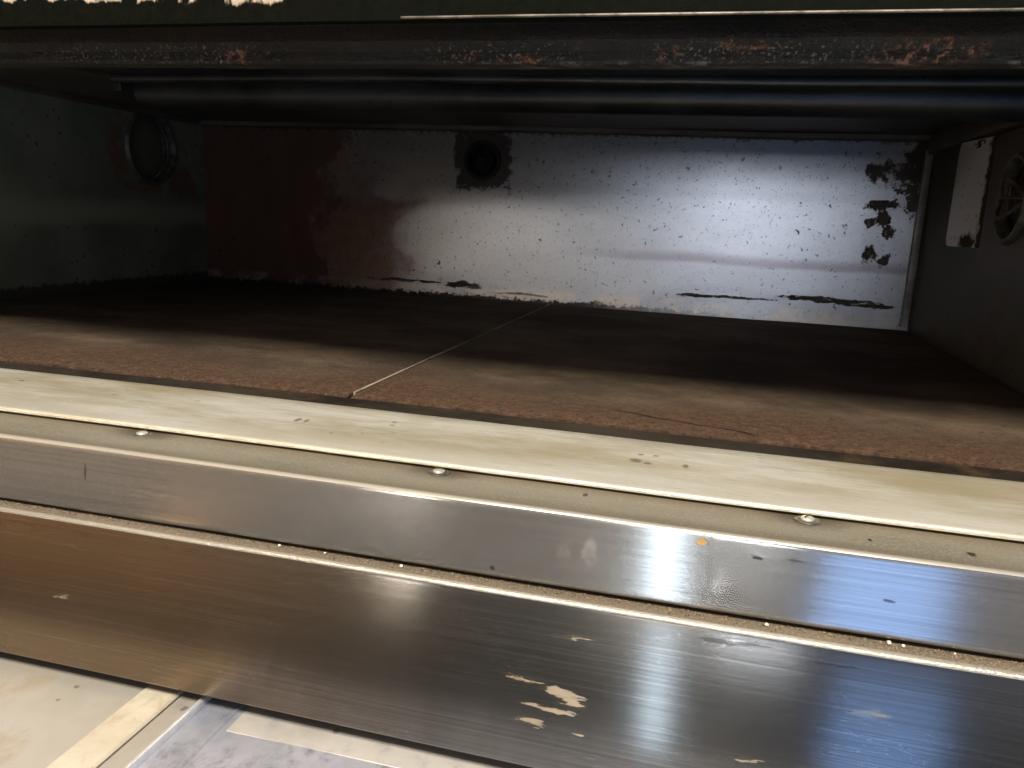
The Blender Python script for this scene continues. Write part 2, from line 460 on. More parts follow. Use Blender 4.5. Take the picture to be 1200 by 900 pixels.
# --- lintel: burnt black with rust crusts
def mat_lintel():
    n = NT("burnt_lintel")
    z, x = n.comp(2), n.comp(0)
    c = n.noise(20, (0.6, 1, 2), 6, 0.65)
    g = n.noise(330, (1, 1, 1), 4, 0.7)
    col = n.mix(c, (0.011, 0.014, 0.014), (0.032, 0.034, 0.031))
    col = n.mix(n.math('MULTIPLY', n.step(z, 0.2005, 0.2045), n.step(c, 0.35, 0.6)), col, (0.050, 0.034, 0.022))
    c2 = n.step(n.noise(55, (0.7, 1, 1), 7, 0.72, (1, 4, 2)), 0.46, 0.66)
    col = n.mix(n.math('MULTIPLY', c2, 0.45), col, (0.048, 0.034, 0.025))
    lowz = n.math('MULTIPLY', n.step(z, 0.2045, 0.1995), n.step(z, 0.1915, 0.1940))
    sp = n.step(n.noise(520, (1, 1, 1), 3, 0.6, (3, 3, 3)), 0.56, 0.66)
    along = n.blobs([((0.435, 0, 0.198), (0.075, BIG, BIG)), ((0.64, 0, 0.198), (0.04, BIG, BIG)),
                     ((0.77, 0, 0.2), (0.05, BIG, BIG))], None, 0.4)
    col = n.mix(n.math('MULTIPLY', n.math('MULTIPLY', sp, lowz), n.math('MULTIPLY', along, 0.7)), col, (0.34, 0.27, 0.22))
    w_ = n.warp(130, 0.012, detail=5)
    rz = n.blobs([((0.843, 0, 0.1965), (0.024, BIG, 0.0035)), ((0.850, 0, 0.1995), (0.020, BIG, 0.0035)),
                  ((0.622, 0, 0.1960), (0.008, BIG, 0.0022)), ((0.652, 0, 0.1950), (0.012, BIG, 0.0012)),
                  ((0.484, 0, 0.1965), (0.008, BIG, 0.003)), ((0.727, 0, 0.1965), (0.006, BIG, 0.0030)),
                  ((0.765, 0, 0.2005), (0.016, BIG, 0.0012))], w_, 0.35)
    crk = n.step(n.noise(230, (1, 1, 1), 4, 0.75, (7, 1, 2)), 0.46, 0.60)
    col = n.mix(n.math('MULTIPLY', n.math('MULTIPLY', rz, crk), 0.85), col, n.mix(n.step(g, 0.35, 0.7), (0.13, 0.050, 0.024), (0.55, 0.27, 0.15)))
    edge = n.math('MULTIPLY', n.step(z, 0.1945, 0.1932), n.math('MULTIPLY', n.step(x, 0.6, 0.7), n.step(n.noise(60, (1, 1, 1), 6, 0.7), 0.50, 0.62)))
    col = n.mix(n.math('MULTIPLY', edge, 0.7), col, (0.30, 0.28, 0.25))
    n.set(color=col, metal=0.25, rough=0.55)
    n.bump(c2, 0.7, 0.003, n.bump(g, 1.0, 0.003))
    return n.m


def mat_fascia():
    n = NT("scorched_enamel_fascia")
    zt = n.comp(2, n.warp(110, (0.0, 0, 0.010), (1, 1, 0.3), detail=6))
    z, x = n.comp(2), n.comp(0)
    g = n.noise(300, (1, 1, 1), 4, 0.7)
    thr = n.mixf(n.step(x, 0.535, 0.545), 0.0, 0.03)
    thr = n.math('SUBTRACT', thr, n.math('MULTIPLY', n.math('SUBTRACT', x, 0.36), 0.030))
    k = n.step(n.math('SUBTRACT', zt, thr), 0.2190, 0.2206)
    k = n.math('MULTIPLY', k, n.step(n.noise(55, (1, 1, 0.4), 5, 0.7, (8, 1, 1)), 0.44, 0.52))
    col = n.mix(g, (0.003, 0.0035, 0.0025), (0.011, 0.012, 0.009))
    pale = n.mix(n.noise(60, (1, 1, 1), 5, 0.65), (0.36, 0.25, 0.18), (0.70, 0.60, 0.48))
    col = n.mix(k, col, pale)
    n.set(color=col, metal=0.0, rough=0.8, spec=0.0)
    n.bump(g, 0.3, 0.0008)
    return n.m


def mat_stone(name, seed):
    n = NT(name)
    y, x = n.comp(1), n.comp(0)
    c = n.noise(7, (1, 1.3, 1), 7, 0.66, (seed, 0, 0))
    g = n.noise(420, (1, 1, 1), 4, 0.75)
    m = n.noise(150, (1, 1, 1), 5, 0.7, (seed, 3, 0))
    col = n.mix(n.step(m, 0.3, 0.75), (0.070, 0.041, 0.026), (0.150, 0.086, 0.052))
    col = n.mix(n.step(g, 0.42, 0.68, 0, 0.75), col, (0.030, 0.017, 0.011))
    # floor shade further in put into the stone colour, uneven border
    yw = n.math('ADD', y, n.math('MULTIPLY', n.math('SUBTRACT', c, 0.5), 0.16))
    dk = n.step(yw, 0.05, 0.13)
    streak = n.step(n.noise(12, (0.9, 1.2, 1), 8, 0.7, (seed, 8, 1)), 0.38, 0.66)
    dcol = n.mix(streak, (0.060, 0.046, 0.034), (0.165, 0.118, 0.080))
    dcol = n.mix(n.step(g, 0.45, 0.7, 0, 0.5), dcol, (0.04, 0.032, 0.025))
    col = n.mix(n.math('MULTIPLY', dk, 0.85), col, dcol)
    blot = n.blobs([((0.79, 0.30, 0), (0.06, 0.10, BIG)), ((0.88, 0.34, 0), (0.04, 0.09, BIG)), ((0.25, 0.17, 0), (0.09, 0.03, BIG)),
                    ((0.60, 0.50, 0), (0.10, 0.05, BIG))],
                   n.warp(14, 0.12), 0.5)
    col = n.mix(n.math('MULTIPLY', blot, 0.6), col, (0.022, 0.018, 0.015))
    d, cc = n.voro(150, (1, 1, 0), 1.0)
    pit = n.math('MULTIPLY', n.step(d, 0.22, 0.12), n.step(n.comp(0, cc), 0.80, 0.84))
    col = n.mix(n.math('MULTIPLY', pit, 0.7), col, (0.02, 0.014, 0.01))
    # hairline crack
    v = n.warp(35, (0.0, 0.010, 0), detail=4)
    yl = n.math('ADD', n.comp(1, v), n.math('MULTIPLY', n.math('SUBTRACT', x, 0.74), 0.30))
    cr = n.math('MULTIPLY', n.step(n.math('ABSOLUTE', n.math('SUBTRACT', yl, 0.054)), 0.0022, 0.0008),
                n.math('MULTIPLY', n.step(x, 0.700, 0.712), n.step(x, 0.800, 0.785)))
    col = n.mix(n.math('MULTIPLY', cr, 0.9), col, (0.018, 0.008, 0.005))
    n.set(color=col, metal=0, rough=n.mixf(c, 0.62, 0.9), spec=0.3)
    b = n.bump(g, 0.8, 0.0016)
    n.bump(c, 0.2, 0.003, b)
    return n.m


def mat_plate():
    n = NT("bright_access_plate")
    g = n.noise(240, (1, 1, 1), 4, 0.7)
    c = n.noise(20, (1, 1, 1), 5, 0.6)
    col = n.mix(c, (0.80, 0.80, 0.85), (0.92, 0.91, 0.93))
    wf = n.warp(110, (0, 0.022, 0.022), detail=6)
    y, z = n.comp(1, wf), n.comp(2, wf)
    e = n.math('MAXIMUM', n.step(y, 0.432, 0.425), n.blobs([((0, 0.447, 0.112), (BIG, 0.016, 0.007)), ((0, 0.505, 0.137), (BIG, 0.006, 0.003)),
                                                          ((0, 0.510, 0.128), (BIG, 0.003, 0.003)), ((0, 0.45, 0.204), (BIG, 0.012, 0.0015))], wf, 0.3))
    d, cc = n.voro(150, (0, 1, 1), 1.0)
    pit = n.math('MULTIPLY', n.step(d, 0.22, 0.12), n.step(n.comp(0, cc), 0.86, 0.9))
    e = n.math('MAXIMUM', e, n.math('MULTIPLY', pit, 0.7))
    col = n.mix(e, col, (0.05, 0.035, 0.015))
    n.set(color=col, metal=n.mixf(e, 0.2, 0), rough=n.mixf(e, 0.35, 0.85))
    n.bump(g, 0.15, 0.0006)
    return n.m


def mat_simple(name, col, metal=0.0, rough=0.5, var=0.25, scale=120):
    n = NT(name)
    g = n.noise(scale, (1, 1, 1), 5, 0.65)
    n.set(color=n.mix(n.step(g, 0.3, 0.7), tuple(k * (1 - var) for k in col), tuple(min(1, k * (1 + var)) for k in col)),
          metal=metal, rough=n.mixf(g, max(0.03, rough - 0.07), rough + 0.08))
    n.bump(g, 0.15, 0.0004)
    return n.m


def mat_glass():
    n = NT("sooty_lamp_glass")
    g = n.noise(40, (1, 1, 1), 5, 0.6)
    n.set(color=n.mix(g, (0.10, 0.11, 0.09), (0.17, 0.17, 0.14)), metal=0.0, rough=n.mixf(g, 0.12, 0.3), coat=0.5)
    return n.m


def mat_tray(name, a, b, dark, metal, rough, scale=60):
    n = NT(name)
    c = n.noise(scale, (1, 0.7, 1), 7, 0.7)
    big = n.noise(scale * 0.25, (1, 1, 1), 4, 0.6, (3, 3, 0))
    g = n.noise(600, (1, 1, 1), 3, 0.6)
    col = n.mix(n.step(big, 0.35, 0.65), a, b)
    col = n.mix(n.step(c, 0.48, 0.72, 0, 0.8), col, dark)
    d, cc = n.voro(130, (1, 1, 0), 1.0, n.warp(200, 0.006))
    pit = n.math('MULTIPLY', n.step(d, 0.24, 0.12), n.step(n.comp(0, cc), 0.84, 0.88))
    col = n.mix(n.math('MULTIPLY', pit, 0.7), col, tuple(k * 0.4 for k in dark))
    n.set(color=col, metal=metal, rough=n.mixf(c, rough - 0.05, rough + 0.12))
    n.bump(g, 0.2, 0.0005)
    return n.m


M = dict(
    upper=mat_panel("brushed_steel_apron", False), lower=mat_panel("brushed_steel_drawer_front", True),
    sill=mat_sill("worn_pale_sill"), flange=mat_sill("dull_screw_flange", True), ledge=mat_dust_ledge(),
    back=mat_back(), side=mat_dark("dark_side_wall", (0.17, 0.20, 0.155), (0.27, 0.30, 0.235), 0.15, 0.55),
    right=mat_dark("dark_right_wall", (0.07, 0.068, 0.055), (0.125, 0.12, 0.095), 0.2, 0.55, True, (0.12, 0.065, 0.030)),
    ceil=mat_dark("sooty_ceiling", (0.07, 0.058, 0.048), (0.16, 0.14, 0.115), 0.15, 0.5),
    lintel=mat_lintel(), fascia=mat_fascia(), plate=mat_plate(), glass=mat_glass(),
    stone1=mat_stone("baked_stone_left", 1.3), stone2=mat_stone("baked_stone_right", 6.1),
    black=mat_dark("black_burnt_steel", (0.012, 0.014, 0.015), (0.042, 0.046, 0.047), 0.4, 0.36, True),
    trim=mat_tray("edge_trim_steel", (0.22, 0.19, 0.155), (0.09, 0.075, 0.06), (0.02, 0.016, 0.012), 0.5, 0.45, 160),
    void=mat_simple("carbon_black", (0.022, 0.016, 0.012), 0.0, 0.8),
    screw=mat_simple("bright_screw_steel", (0.74, 0.70, 0.62), 0.55, 0.3, 0.25),
    screwdark=mat_simple("screw_recess_grime", (0.10, 0.07, 0.045), 0.1, 0.7),
    ring=mat_simple("brown_lamp_ring", (0.11, 0.11, 0.088), 0.2, 0.45, 0.5),
    board=mat_tray("scuffed_beige_board", (0.33, 0.31, 0.275), (0.43, 0.41, 0.38), (0.33, 0.27, 0.19), 0.0, 0.5, 30),
    cream=mat_tray("cream_trim", (0.50, 0.455, 0.36), (0.60, 0.56, 0.46), (0.40, 0.33, 0.23), 0.0, 0.55, 90),
    greytrim=mat_tray("grey_trim", (0.34, 0.32, 0.29), (0.40, 0.375, 0.34), (0.28, 0.26, 0.22), 0.1, 0.5, 60),
    tray=mat_tray("mottled_steel_tray", (0.25, 0.27, 0.34), (0.42, 0.43, 0.50), (0.14, 0.14, 0.18), 0.2, 0.4, 70),
    rim=mat_simple("bright_tray_rim", (0.82, 0.85, 0.92), 0.5, 0.3, 0.08),
    grit=mat_simple("brown_grit", (0.20, 0.145, 0.095), 0.0, 0.9, 0.95, 900),
    crumb=mat_simple("pale_crumb", (0.78, 0.72, 0.60), 0.0, 0.8, 0.1),
)


# ---------------------------------------------------------------- geometry helpers
def link(name, bm, mat, parent=None, loc=None, smooth=35):
    me = bpy.data.meshes.new(name)
    bmesh.ops.recalc_face_normals(bm, faces=bm.faces)
    off = Vector(loc) if loc else (parent_world(parent) if parent else Vector((0, 0, 0)))
    bmesh.ops.translate(bm, verts=bm.verts, vec=-off)
    bm.to_mesh(me)
    bm.free()
    me.materials.append(mat)
    if smooth:
        me.polygons.foreach_set('use_smooth', [True] * len(me.polygons))
        me.set_sharp_from_angle(angle=math.radians(smooth))
    o = bpy.data.objects.new(name, me)
    COL.objects.link(o)
    if parent:
        o.parent = parent
        o.location = off - parent_world(parent)
    else:
        o.location = off
    return o


def parent_world(o):
    v = Vector(o.location)
    while o.parent:
        o = o.parent
        v += Vector(o.location)
    return v


def empty(name, loc, label, cat, group=None):
    o = bpy.data.objects.new(name, None)
    o.location = loc
    COL.objects.link(o)
    o['label'] = label
    o['category'] = cat
    if group:
        o['group'] = group
    return o


def wob(x, s):
    return mnoise.noise(Vector((x * 3.1, s, 0.3))) * 0.0010 + mnoise.noise(Vector((x * 17, s, 4.3))) * 0.00022


def prism(profile, x0, x1, seg=1, seed=0.0, amp=1.0, bm=None):
    """profile: list of (y, z), closed; swept along x"""
    bm = bm or bmesh.new()
    rings = []
    for i in range(seg + 1):
        x = x0 + (x1 - x0) * i / seg
        dy, dz = (wob(x, seed) * amp, wob(x, seed + 9) * amp) if seg > 1 else (0, 0)
        rings.append([bm.verts.new((x, y + dy, z + dz)) for y, z in profile])
    k = len(profile)
    for a, b in zip(rings, rings[1:]):
        for j in range(k):
            bm.faces.new((a[j], a[(j + 1) % k], b[(j + 1) % k], b[j]))
    bm.faces.new(rings[0])
    bm.faces.new(rings[-1][::-1])
    return bm


def arc(cy_, cz_, r, a0, a1, n=6):
    return [(cy_ + r * math.cos(math.radians(a0 + (a1 - a0) * i / n)), cz_ + r * math.sin(math.radians(a0 + (a1 - a0) * i / n)))
            for i in range(n + 1)]


def box(x0, x1, y0, y1, z0, z1, bev=0.0, bm=None):
    b2 = bmesh.new()
    bmesh.ops.create_cube(b2, size=1)
    for v in b2.verts:
        v.co = Vector(((x0 + x1) / 2 + v.co.x * (x1 - x0), (y0 + y1) / 2 + v.co.y * (y1 - y0), (z0 + z1) / 2 + v.co.z * (z1 - z0)))
    if bev:
        bmesh.ops.bevel(b2, geom=list(b2.edges), offset=bev, segments=3, profile=0.5, affect='EDGES')
    if bm is None:
        return b2
    me = bpy.data.meshes.new("tmp")
    b2.to_mesh(me)
    bm.from_mesh(me)
    bpy.data.meshes.remove(me)
    return bm


def frame_of(axis):
    """returns f(u, v, w) -> world for a wall whose outward-facing normal (into the chamber) is axis"""
    return {'-y': lambda u, v, w_: Vector((u, -w_, v)), '+x': lambda u, v, w_: Vector((w_, u, v)),
            '-x': lambda u, v, w_: Vector((-w_, u, v))}[axis]


def wall_with_hole(axis, plane, u0, u1, v0, v1, cu, cv, r, thick=0.006, n=64):
    """sheet wall facing `axis`, with a round hole at (cu, cv)"""
    f = frame_of(axis)
    bm = bmesh.new()
    ang = [2 * math.pi * i / n for i in range(n)]
    for px, py in ((u0, v0), (u1, v0), (u1, v1), (u0, v1)):
        ang.append(math.atan2(py - cv, px - cu) % (2 * math.pi))
    ang = sorted(set(round(a, 6) for a in ang))

    def outer(a):
        c_, s_ = math.cos(a), math.sin(a)
        t = min((k for k in (((u1 - cu) / c_ if c_ > 1e-9 else ((u0 - cu) / c_ if c_ < -1e-9 else 9e9)),
                             ((v1 - cv) / s_ if s_ > 1e-9 else ((v0 - cv) / s_ if s_ < -1e-9 else 9e9))) if k > 0))
        return cu + c_ * t, cv + s_ * t
    loops = []
    for w_ in (plane, plane - thick):
        loops.append([bm.verts.new(f(cu + r * math.cos(a), cv + r * math.sin(a), w_)) for a in ang])
        loops.append([bm.verts.new(f(*outer(a), w_)) for a in ang])
    m = len(ang)
    for i in range(m):
        j = (i + 1) % m
        a, b, c_, d = loops
        bm.faces.new((a[i], b[i], b[j], a[j]))
        bm.faces.new((c_[i], c_[j], d[j], d[i]))
        bm.faces.new((a[i], a[j], c_[j], c_[i]))
        bm.faces.new((b[i], d[i], d[j], b[j]))
    return bm


def lathe(axis, plane, cu, cv, prof, n=48, closed=False):
    """prof: list of (radius, w offset from plane); revolved about the wall's normal"""
    f = frame_of(axis)
    bm = bmesh.new()
    rings = []
    for r, w_ in prof:
        if r < 1e-6:
            rings.append([bm.verts.new(f(cu, cv, plane + w_))])
        else:
            rings.append([bm.verts.new(f(cu + r * math.cos(2 * math.pi * i / n), cv + r * math.sin(2 * math.pi * i / n), plane + w_))
                          for i in range(n)])
    pairs = list(zip(rings, rings[1:])) + ([(rings[-1], rings[0])] if closed else [])
    for a, b in pairs:
        for i in range(n):
            j = (i + 1) % n
            if len(a) == 1:
                bm.faces.new((a[0], b[i], b[j]))
            elif len(b) == 1:
                bm.faces.new((a[i], a[j], b[0]))
            else:
                bm.faces.new((a[i], a[j], b[j], b[i]))
    return bm


# ---------------------------------------------------------------- the oven
D, H, W = 0.660, 0.2325, 1.0
oven = empty("deck_oven", (0.5, 0.0, -0.13),
             "worn stainless steel deck oven seen close up with a sooty open baking chamber", "oven")
X0, X1 = -0.45, 1.45

# chamber
HOLE = (0.436, 0.189, 0.0215)
bw = link("back_wall", wall_with_hole('-y', -D, -0.006, W + 0.006, -0.03, 0.25, *HOLE), M['back'], oven)
bw['label'] = "grey metal rear wall of the chamber, scorched dark red at its left end"
LL = (0.543, 0.184, 0.044)
lw = link("side_wall", wall_with_hole('+x', 0.0, 0.028, D - 0.0005, -0.03, 0.25, *LL), M['side'], oven)
lw['label'] = "dark greenish grey left side wall of the chamber"
RL = (0.3440, 0.149, 0.032)
rw = link("side_wall", wall_with_hole('-x', -W, 0.028, D - 0.0005, -0.03, 0.25, *RL), M['right'], oven)
rw['label'] = "dark brownish right side wall with a bright plate"
link("chamber_ceiling", box(-0.0045, W + 0.0045, 0.032, D + 0.004, H, H + 0.004), M['ceil'], oven)
link("chamber_base", box(-0.0045, W + 0.0045, 0.001, D + 0.004, -0.034, -0.026), M['void'], oven)
# ceiling edge rails against the walls
link("ceiling_rail", prism([(D - 0.016, H - 0.0003), (D - 0.016, H - 0.006), (D - 0.0135, H - 0.007), (D - 0.001, H - 0.007), (D - 0.001, H - 0.0003)],
                           0.006, W - 0.006, 60, 5, 1.5), M['ceil'], oven)
rr = bmesh.new()
prof = [(W - 0.0005, H - 0.0004), (W - 0.010, H - 0.0004), (W - 0.012, H - 0.010), (W - 0.010, 0.2105), (W - 0.0005, 0.2095)]
ra = [[rr.verts.new((x, y, z)) for x, z in prof] for y in (0.034, 0.30, 0.46, D - 0.017)]
for a, b in zip(ra, ra[1:]):
    for j in range(5):
        rr.faces.new((a[j], a[(j + 1) % 5], b[(j + 1) % 5], b[j]))
rr.faces.new(ra[0]); rr.faces.new(ra[-1][::-1])
link("ceiling_rail", rr, M['ceil'], oven)
rl = bmesh.new()
ra = [[rl.verts.new((x, y, z)) for x, z in ((0.0005, H - 0.0004), (0.009, H - 0.0004), (0.009, H - 0.005), (0.0005, H - 0.0065))]
      for y in (0.034, 0.30, 0.46, D - 0.017)]
for a, b in zip(ra, ra[1:]):
    for j in range(4):
        rl.faces.new((a[j], a[(j + 1) % 4], b[(j + 1) % 4], b[j]))
rl.faces.new(ra[0]); rl.faces.new(ra[-1][::-1])
link("ceiling_rail", rl, M['ceil'], oven)
# folded corner flange at the right end of the back wall
cf = bmesh.new()
box(W - 0.0105, W - 0.0015, D - 0.0075, D - 0.0005, 0.003, 0.217, 0.0008, cf)
link("corner_flange", cf, mat_dark("corner_flange_steel", (0.08, 0.075, 0.07), (0.36, 0.345, 0.33), 0.3, 0.5, True, (0.05, 0.03, 0.02)), oven)

# sensor port in the back wall
port = link("sensor_port", lathe('-y', -D, HOLE[0], HOLE[1],
                                 [(0.0205, 0.001), (0.0225, 0.0032), (0.026, 0.0032), (0.027, 0.0004), (0.0205, -0.012), (0.0195, -0.030), (0, -0.032)]),
            M['void'], oven)
link("sensor_tip", lathe('-y', -D, HOLE[0], HOLE[1],
                         [(0, 0.0005), (0.004, 0.000), (0.0065, -0.003), (0.0085, -0.007), (0.0125, -0.010), (0.0130, -0.024)]), M['void'], port)


def lamp_fitting(axis, plane, cu, cv, r, cage):
    ring = link("lamp_fitting", lathe(axis, plane, cu, cv,
                                      [(r - 0.0005, -0.030), (r - 0.0005, 0.0005), (r + 0.001, 0.0045), (r + 0.004, 0.0050), (r + 0.0065, 0.0005)]),
                M['ring'], oven)
    link("lamp_glass", lathe(axis, plane, cu, cv, [(r - 0.001, -0.012), (r * 0.92, -0.0105), (r * 0.80, -0.009), (r * 0.5, -0.0070), (0, -0.006)]),
         M['glass'], ring)
    for rr_, w_ in ((0.93, -0.004), (0.90, -0.010)):
        link("glass_retainer", lathe(axis, plane, cu, cv,
                                     [(r * rr_ + 0.0018 * math.cos(a), w_ + 0.0018 * math.sin(a)) for a in [k * math.pi / 4 for k in range(8)]],
                                     closed=True), M['trim'] if cage else M['ring'], ring)
    if cage:
        f = frame_of(axis)
        for k in range(3):
            bm = bmesh.new()
            o = -0.5 + k * 0.5
            pts = [(cu - r * 0.95 + 2 * r * 0.95 * i / 16, cv + o * r * math.sin(math.pi * i / 16), plane + 0.010 * math.sin(math.pi * i / 16)) for i in range(17)]
            rings = []
            for u, v, w_ in pts:
                rings.append([bm.verts.new(f(u, v + 0.0017 * math.cos(t), w_ + 0.0017 * math.sin(t))) for t in [q * math.pi / 3 for q in range(6)]])
            for a, b in zip(rings, rings[1:]):
                for j in range(6):
                    bm.faces.new((a[j], a[(j + 1) % 6], b[(j + 1) % 6], b[j]))
            bm.faces.new(rings[0]); bm.faces.new(rings[-1][::-1])
            link("guard_wire", bm, M['trim'], ring)
    return ring


lf = lamp_fitting('+x', 0.0, *LL, False)
lf['label'] = "round recessed oven lamp in the left side wall"
link("lamp_housing", wall_with_hole('-x', -(W - 0.0034), 0.235, 0.4195, 0.085, 0.2083, *RL, thick=0.003), mat_dark("brown_housing", (0.055, 0.043, 0.030), (0.14, 0.11, 0.08), 0.2, 0.5, True, (0.16, 0.09, 0.04)), oven)
lf = lamp_fitting('-x', -(W - 0.0034), *RL, True)
lf['label'] = "round wire-guarded oven lamp in the right side wall"

# bright plate on the right wall, rounded corners
pb = bmesh.new()
pts = []
y0, y1, z0, z1, cr = 0.422, 0.522, 0.1065, 0.2083, 0.008
for (yc, zc, a0) in ((y1 - cr, z1 - cr, 0), (y0 + cr, z1 - cr, 90), (y0 + 0.003, z0 + 0.003, 180), (y1 - cr, z0 + cr, 270)):
    r_ = 0.003 if a0 == 180 else cr
    for i in range(7):
        t = math.radians(a0 + 15 * i)
        pts.append((yc + r_ * math.cos(t), zc + r_ * math.sin(t)))
# the plate stands proud of the wall at its far edge, so that it faces the opening a little
va = [pb.verts.new((W - 0.0006, y, z)) for y, z in pts]
vb = [pb.verts.new((W - 0.0034 - 0.011 * (y - y0) / (y1 - y0), y0 + (y - y0) * 0.70, z)) for y, z in pts]
for i in range(len(pts)):
    j = (i + 1) % len(pts)
    pb.faces.new((va[i], va[j], vb[j], vb[i]))
pb.faces.new(va); pb.faces.new(vb)
bmesh.ops.bevel(pb, geom=[e for e in pb.edges if e.verts[0] in vb and e.verts[1] in vb], offset=0.0008, segments=2, affect='EDGES')
link("access_plate", pb, M['plate'], oven)

# hinged door folded up under the ceiling
door = link("folded_door", prism([(0.130, 0.2318)] + arc(0.137, 0.2235, 0.0070, 150, 270, 8) + [(0.205, 0.2195), (0.240, 0.2195), (0.240, 0.2318)],
                                 0.232, 0.966, 80, 2, 1.6), M['black'], oven)
link("door_tube", prism(arc(0.225, 0.2115, 0.0150, 0, 345, 28), 0.247, 0.958, 80, 3, 2.0), M['black'], door)
link("door_lip", prism(arc(0.190, 0.2165, 0.0045, 0, 340, 16), 0.245, 0.958, 80, 8, 1.8), M['black'], door)
for x in (0.2425, 0.9625):
    link("hinge_arm", box(x - 0.004, x + 0.004, 0.196, 0.300, 0.2060, 0.2250, 0.0015), M['black'], door)

# lintel and upper fascia
link("lintel", prism([(0.000, 0.2115), (-0.001, 0.2035), (0.0030, 0.1990), (0.0030, 0.1945), (0.0042, 0.1930), (0.0080, 0.1925), (0.030, 0.1950), (0.031, 0.2320), (0.010, 0.2320)],
                     X0, X1, 120, 1, 1.0), M['lintel'], oven)
fas = link("upper_fascia", prism([(-0.026, 0.2065), (-0.0285, 0.2050), (-0.0310, 0.2060), (-0.0315, 0.2090), (-0.034, 0.300), (-0.004, 0.300), (-0.004, 0.2125), (-0.024, 0.2105)],
                                 X0, X1, 120, 6, 0.6), M['fascia'], oven)
link("fascia_edge_trim", prism(arc(-0.0318, 0.2070, 0.0007, 0, 330, 10), 0.60, X1, 60, 6, 0.6), M['trim'], fas)

# jambs and outer casing
for a, b in ((X0, -0.006), (W + 0.006, X1)):
    link("door_jamb", box(a, b, 0.0045, 0.030, -0.0335, 0.1920, 0.001), M['lintel'], oven)

# sill
sill = link("sill", prism([(-0.0030, 0.0012), (-0.0045, 0.0020), (-0.0080, 0.0018), (-0.076, 0.0000)] + arc(-0.0768, -0.0016, 0.0016, 90, 200, 6) +
                          [(-0.076, -0.0030), (-0.003, -0.0025)], X0, X1, 160, 12, 1.0), M['sill'], oven)
link("sill_back_channel", prism([(-0.0025, -0.002), (-0.0025, -0.0118), (0.0265, -0.0125), (0.0265, -0.0220), (-0.006, -0.0220), (-0.006, -0.0040)],
                                X0, X1, 40, 15, 0.4), M['void'], oven)
GS = mat_dark('dark_gap_strip', (0.010, 0.008, 0.006), (0.045, 0.034, 0.023), 0.1, 0.6, True, (0.07, 0.04, 0.02))
link("sill_gap_strip", prism([(0.0060, -0.0020), (0.0250, -0.0014), (0.0262, -0.0022), (0.0262, -0.0100), (0.0060, -0.0100)], X0, X1, 120, 17, 1.6), GS, oven)  # dark strip added so the gap behind the sill reads dark
# screw flange + apron
apron_prof = [(-0.060, -0.0038)] + [(-0.1020, -0.0042)] + arc(-0.1060, -0.0092, 0.0050, 80, 180, 8) + \
             [(-0.1125, -0.0330)] + arc(-0.1105, -0.0348, 0.0020, 180, 270, 5) + [(-0.104, -0.0368), (-0.100, -0.0330), (-0.100, -0.0120), (-0.060, -0.0100)]
fl_prof = [(-0.058, -0.0036), (-0.1040, -0.0040)] + arc(-0.1073, -0.0068, 0.0028, 88, 150, 7)
fl_prof += [(-0.1075, -0.0085), (-0.100, -0.0090), (-0.058, -0.0060)]
flange = link("screw_flange", prism(fl_prof, X0, X1, 160, 12, 0.9), M['flange'], oven)
link("apron_panel", prism([(-0.1085, -0.0064)] + arc(-0.1072, -0.0070, 0.0032, 150, 180, 4) + [(-0.1132, -0.0330)] +
                          arc(-0.1113, -0.0350, 0.0018, 180, 270, 5) + [(-0.102, -0.0372), (-0.100, -0.0330), (-0.100, -0.0095), (-0.1072, -0.0092)],
                          X0, X1, 160, 13, 0.9), M['upper'], oven)

# lower front
lower = link("lower_front_panel", prism([(-0.1195, -0.0398), (-0.1206, -0.0415), (-0.1225, -0.1165), (-0.1215, -0.1178), (-0.1180, -0.1178), (-0.1165, -0.0450), (-0.1175, -0.0410)],
                                        X0, X1, 160, 14, 0.9), M['lower'], oven)
link("panel_ledge", prism([(-0.090, -0.0385), (-0.1150, -0.0386)] + arc(-0.1186, -0.0404, 0.0018, 88, 175, 7) + [(-0.1170, -0.0440), (-0.100, -0.0440), (-0.090, -0.0440)],
                          X0, X1, 160, 14, 0.9), M['ledge'], oven)
link("inner_frame", box(X0 + 0.01, X1 - 0.01, -0.095, -0.0065, -0.1150, -0.0120), M['void'], oven)

# screws on the flange: domed head with a slot, partly tucked under the sill edge
for x in (0.4813, 0.6436, 0.8074):
    bm = bmesh.new()
    bmesh.ops.create_uvsphere(bm, u_segments=24, v_segments=12, radius=1)
    rz_ = random.uniform(0, 1.5)
    for v in bm.verts:
        v.co = Vector((v.co.x * 0.0029, v.co.y * 0.0029, v.co.z * 0.0013))
    bmesh.ops.delete(bm, geom=[v for v in bm.verts if v.co.z < -0.0006], context='VERTS')
    bmesh.ops.translate(bm, verts=bm.verts, vec=(x, -0.0822, -0.0034))
    sc = link("screw", bm, M['screw'], flange)
    b2 = box(-0.0020, 0.0020, -0.0003, 0.0003, -0.0004, 0.0003)
    bmesh.ops.rotate(b2, verts=b2.verts, cent=(0, 0, 0), matrix=Matrix.Rotation(rz_, 3, 'Z'))
    bmesh.ops.translate(b2, verts=b2.verts, vec=(x, -0.0822, -0.0020))
    link("screw_slot", b2, M['screwdark'], sc, smooth=0)
    wsh = bmesh.new()
    ring = [(0.0052, -0.0040), (0.0050, -0.0036), (0.0042, -0.0034), (0.0030, -0.0036)]
    rs = [[wsh.verts.new((x + r * math.cos(t * math.pi / 14) * (1 + 0.08 * math.sin(t)), -0.0822 + r * math.sin(t * math.pi / 14), z)) for t in range(28)] for r, z in ring]
    for a, b in zip(rs, rs[1:]):
        for i in range(28):
            wsh.faces.new((a[i], a[(i + 1) % 28], b[(i + 1) % 28], b[i]))
    link("washer", wsh, M['ring'], sc)

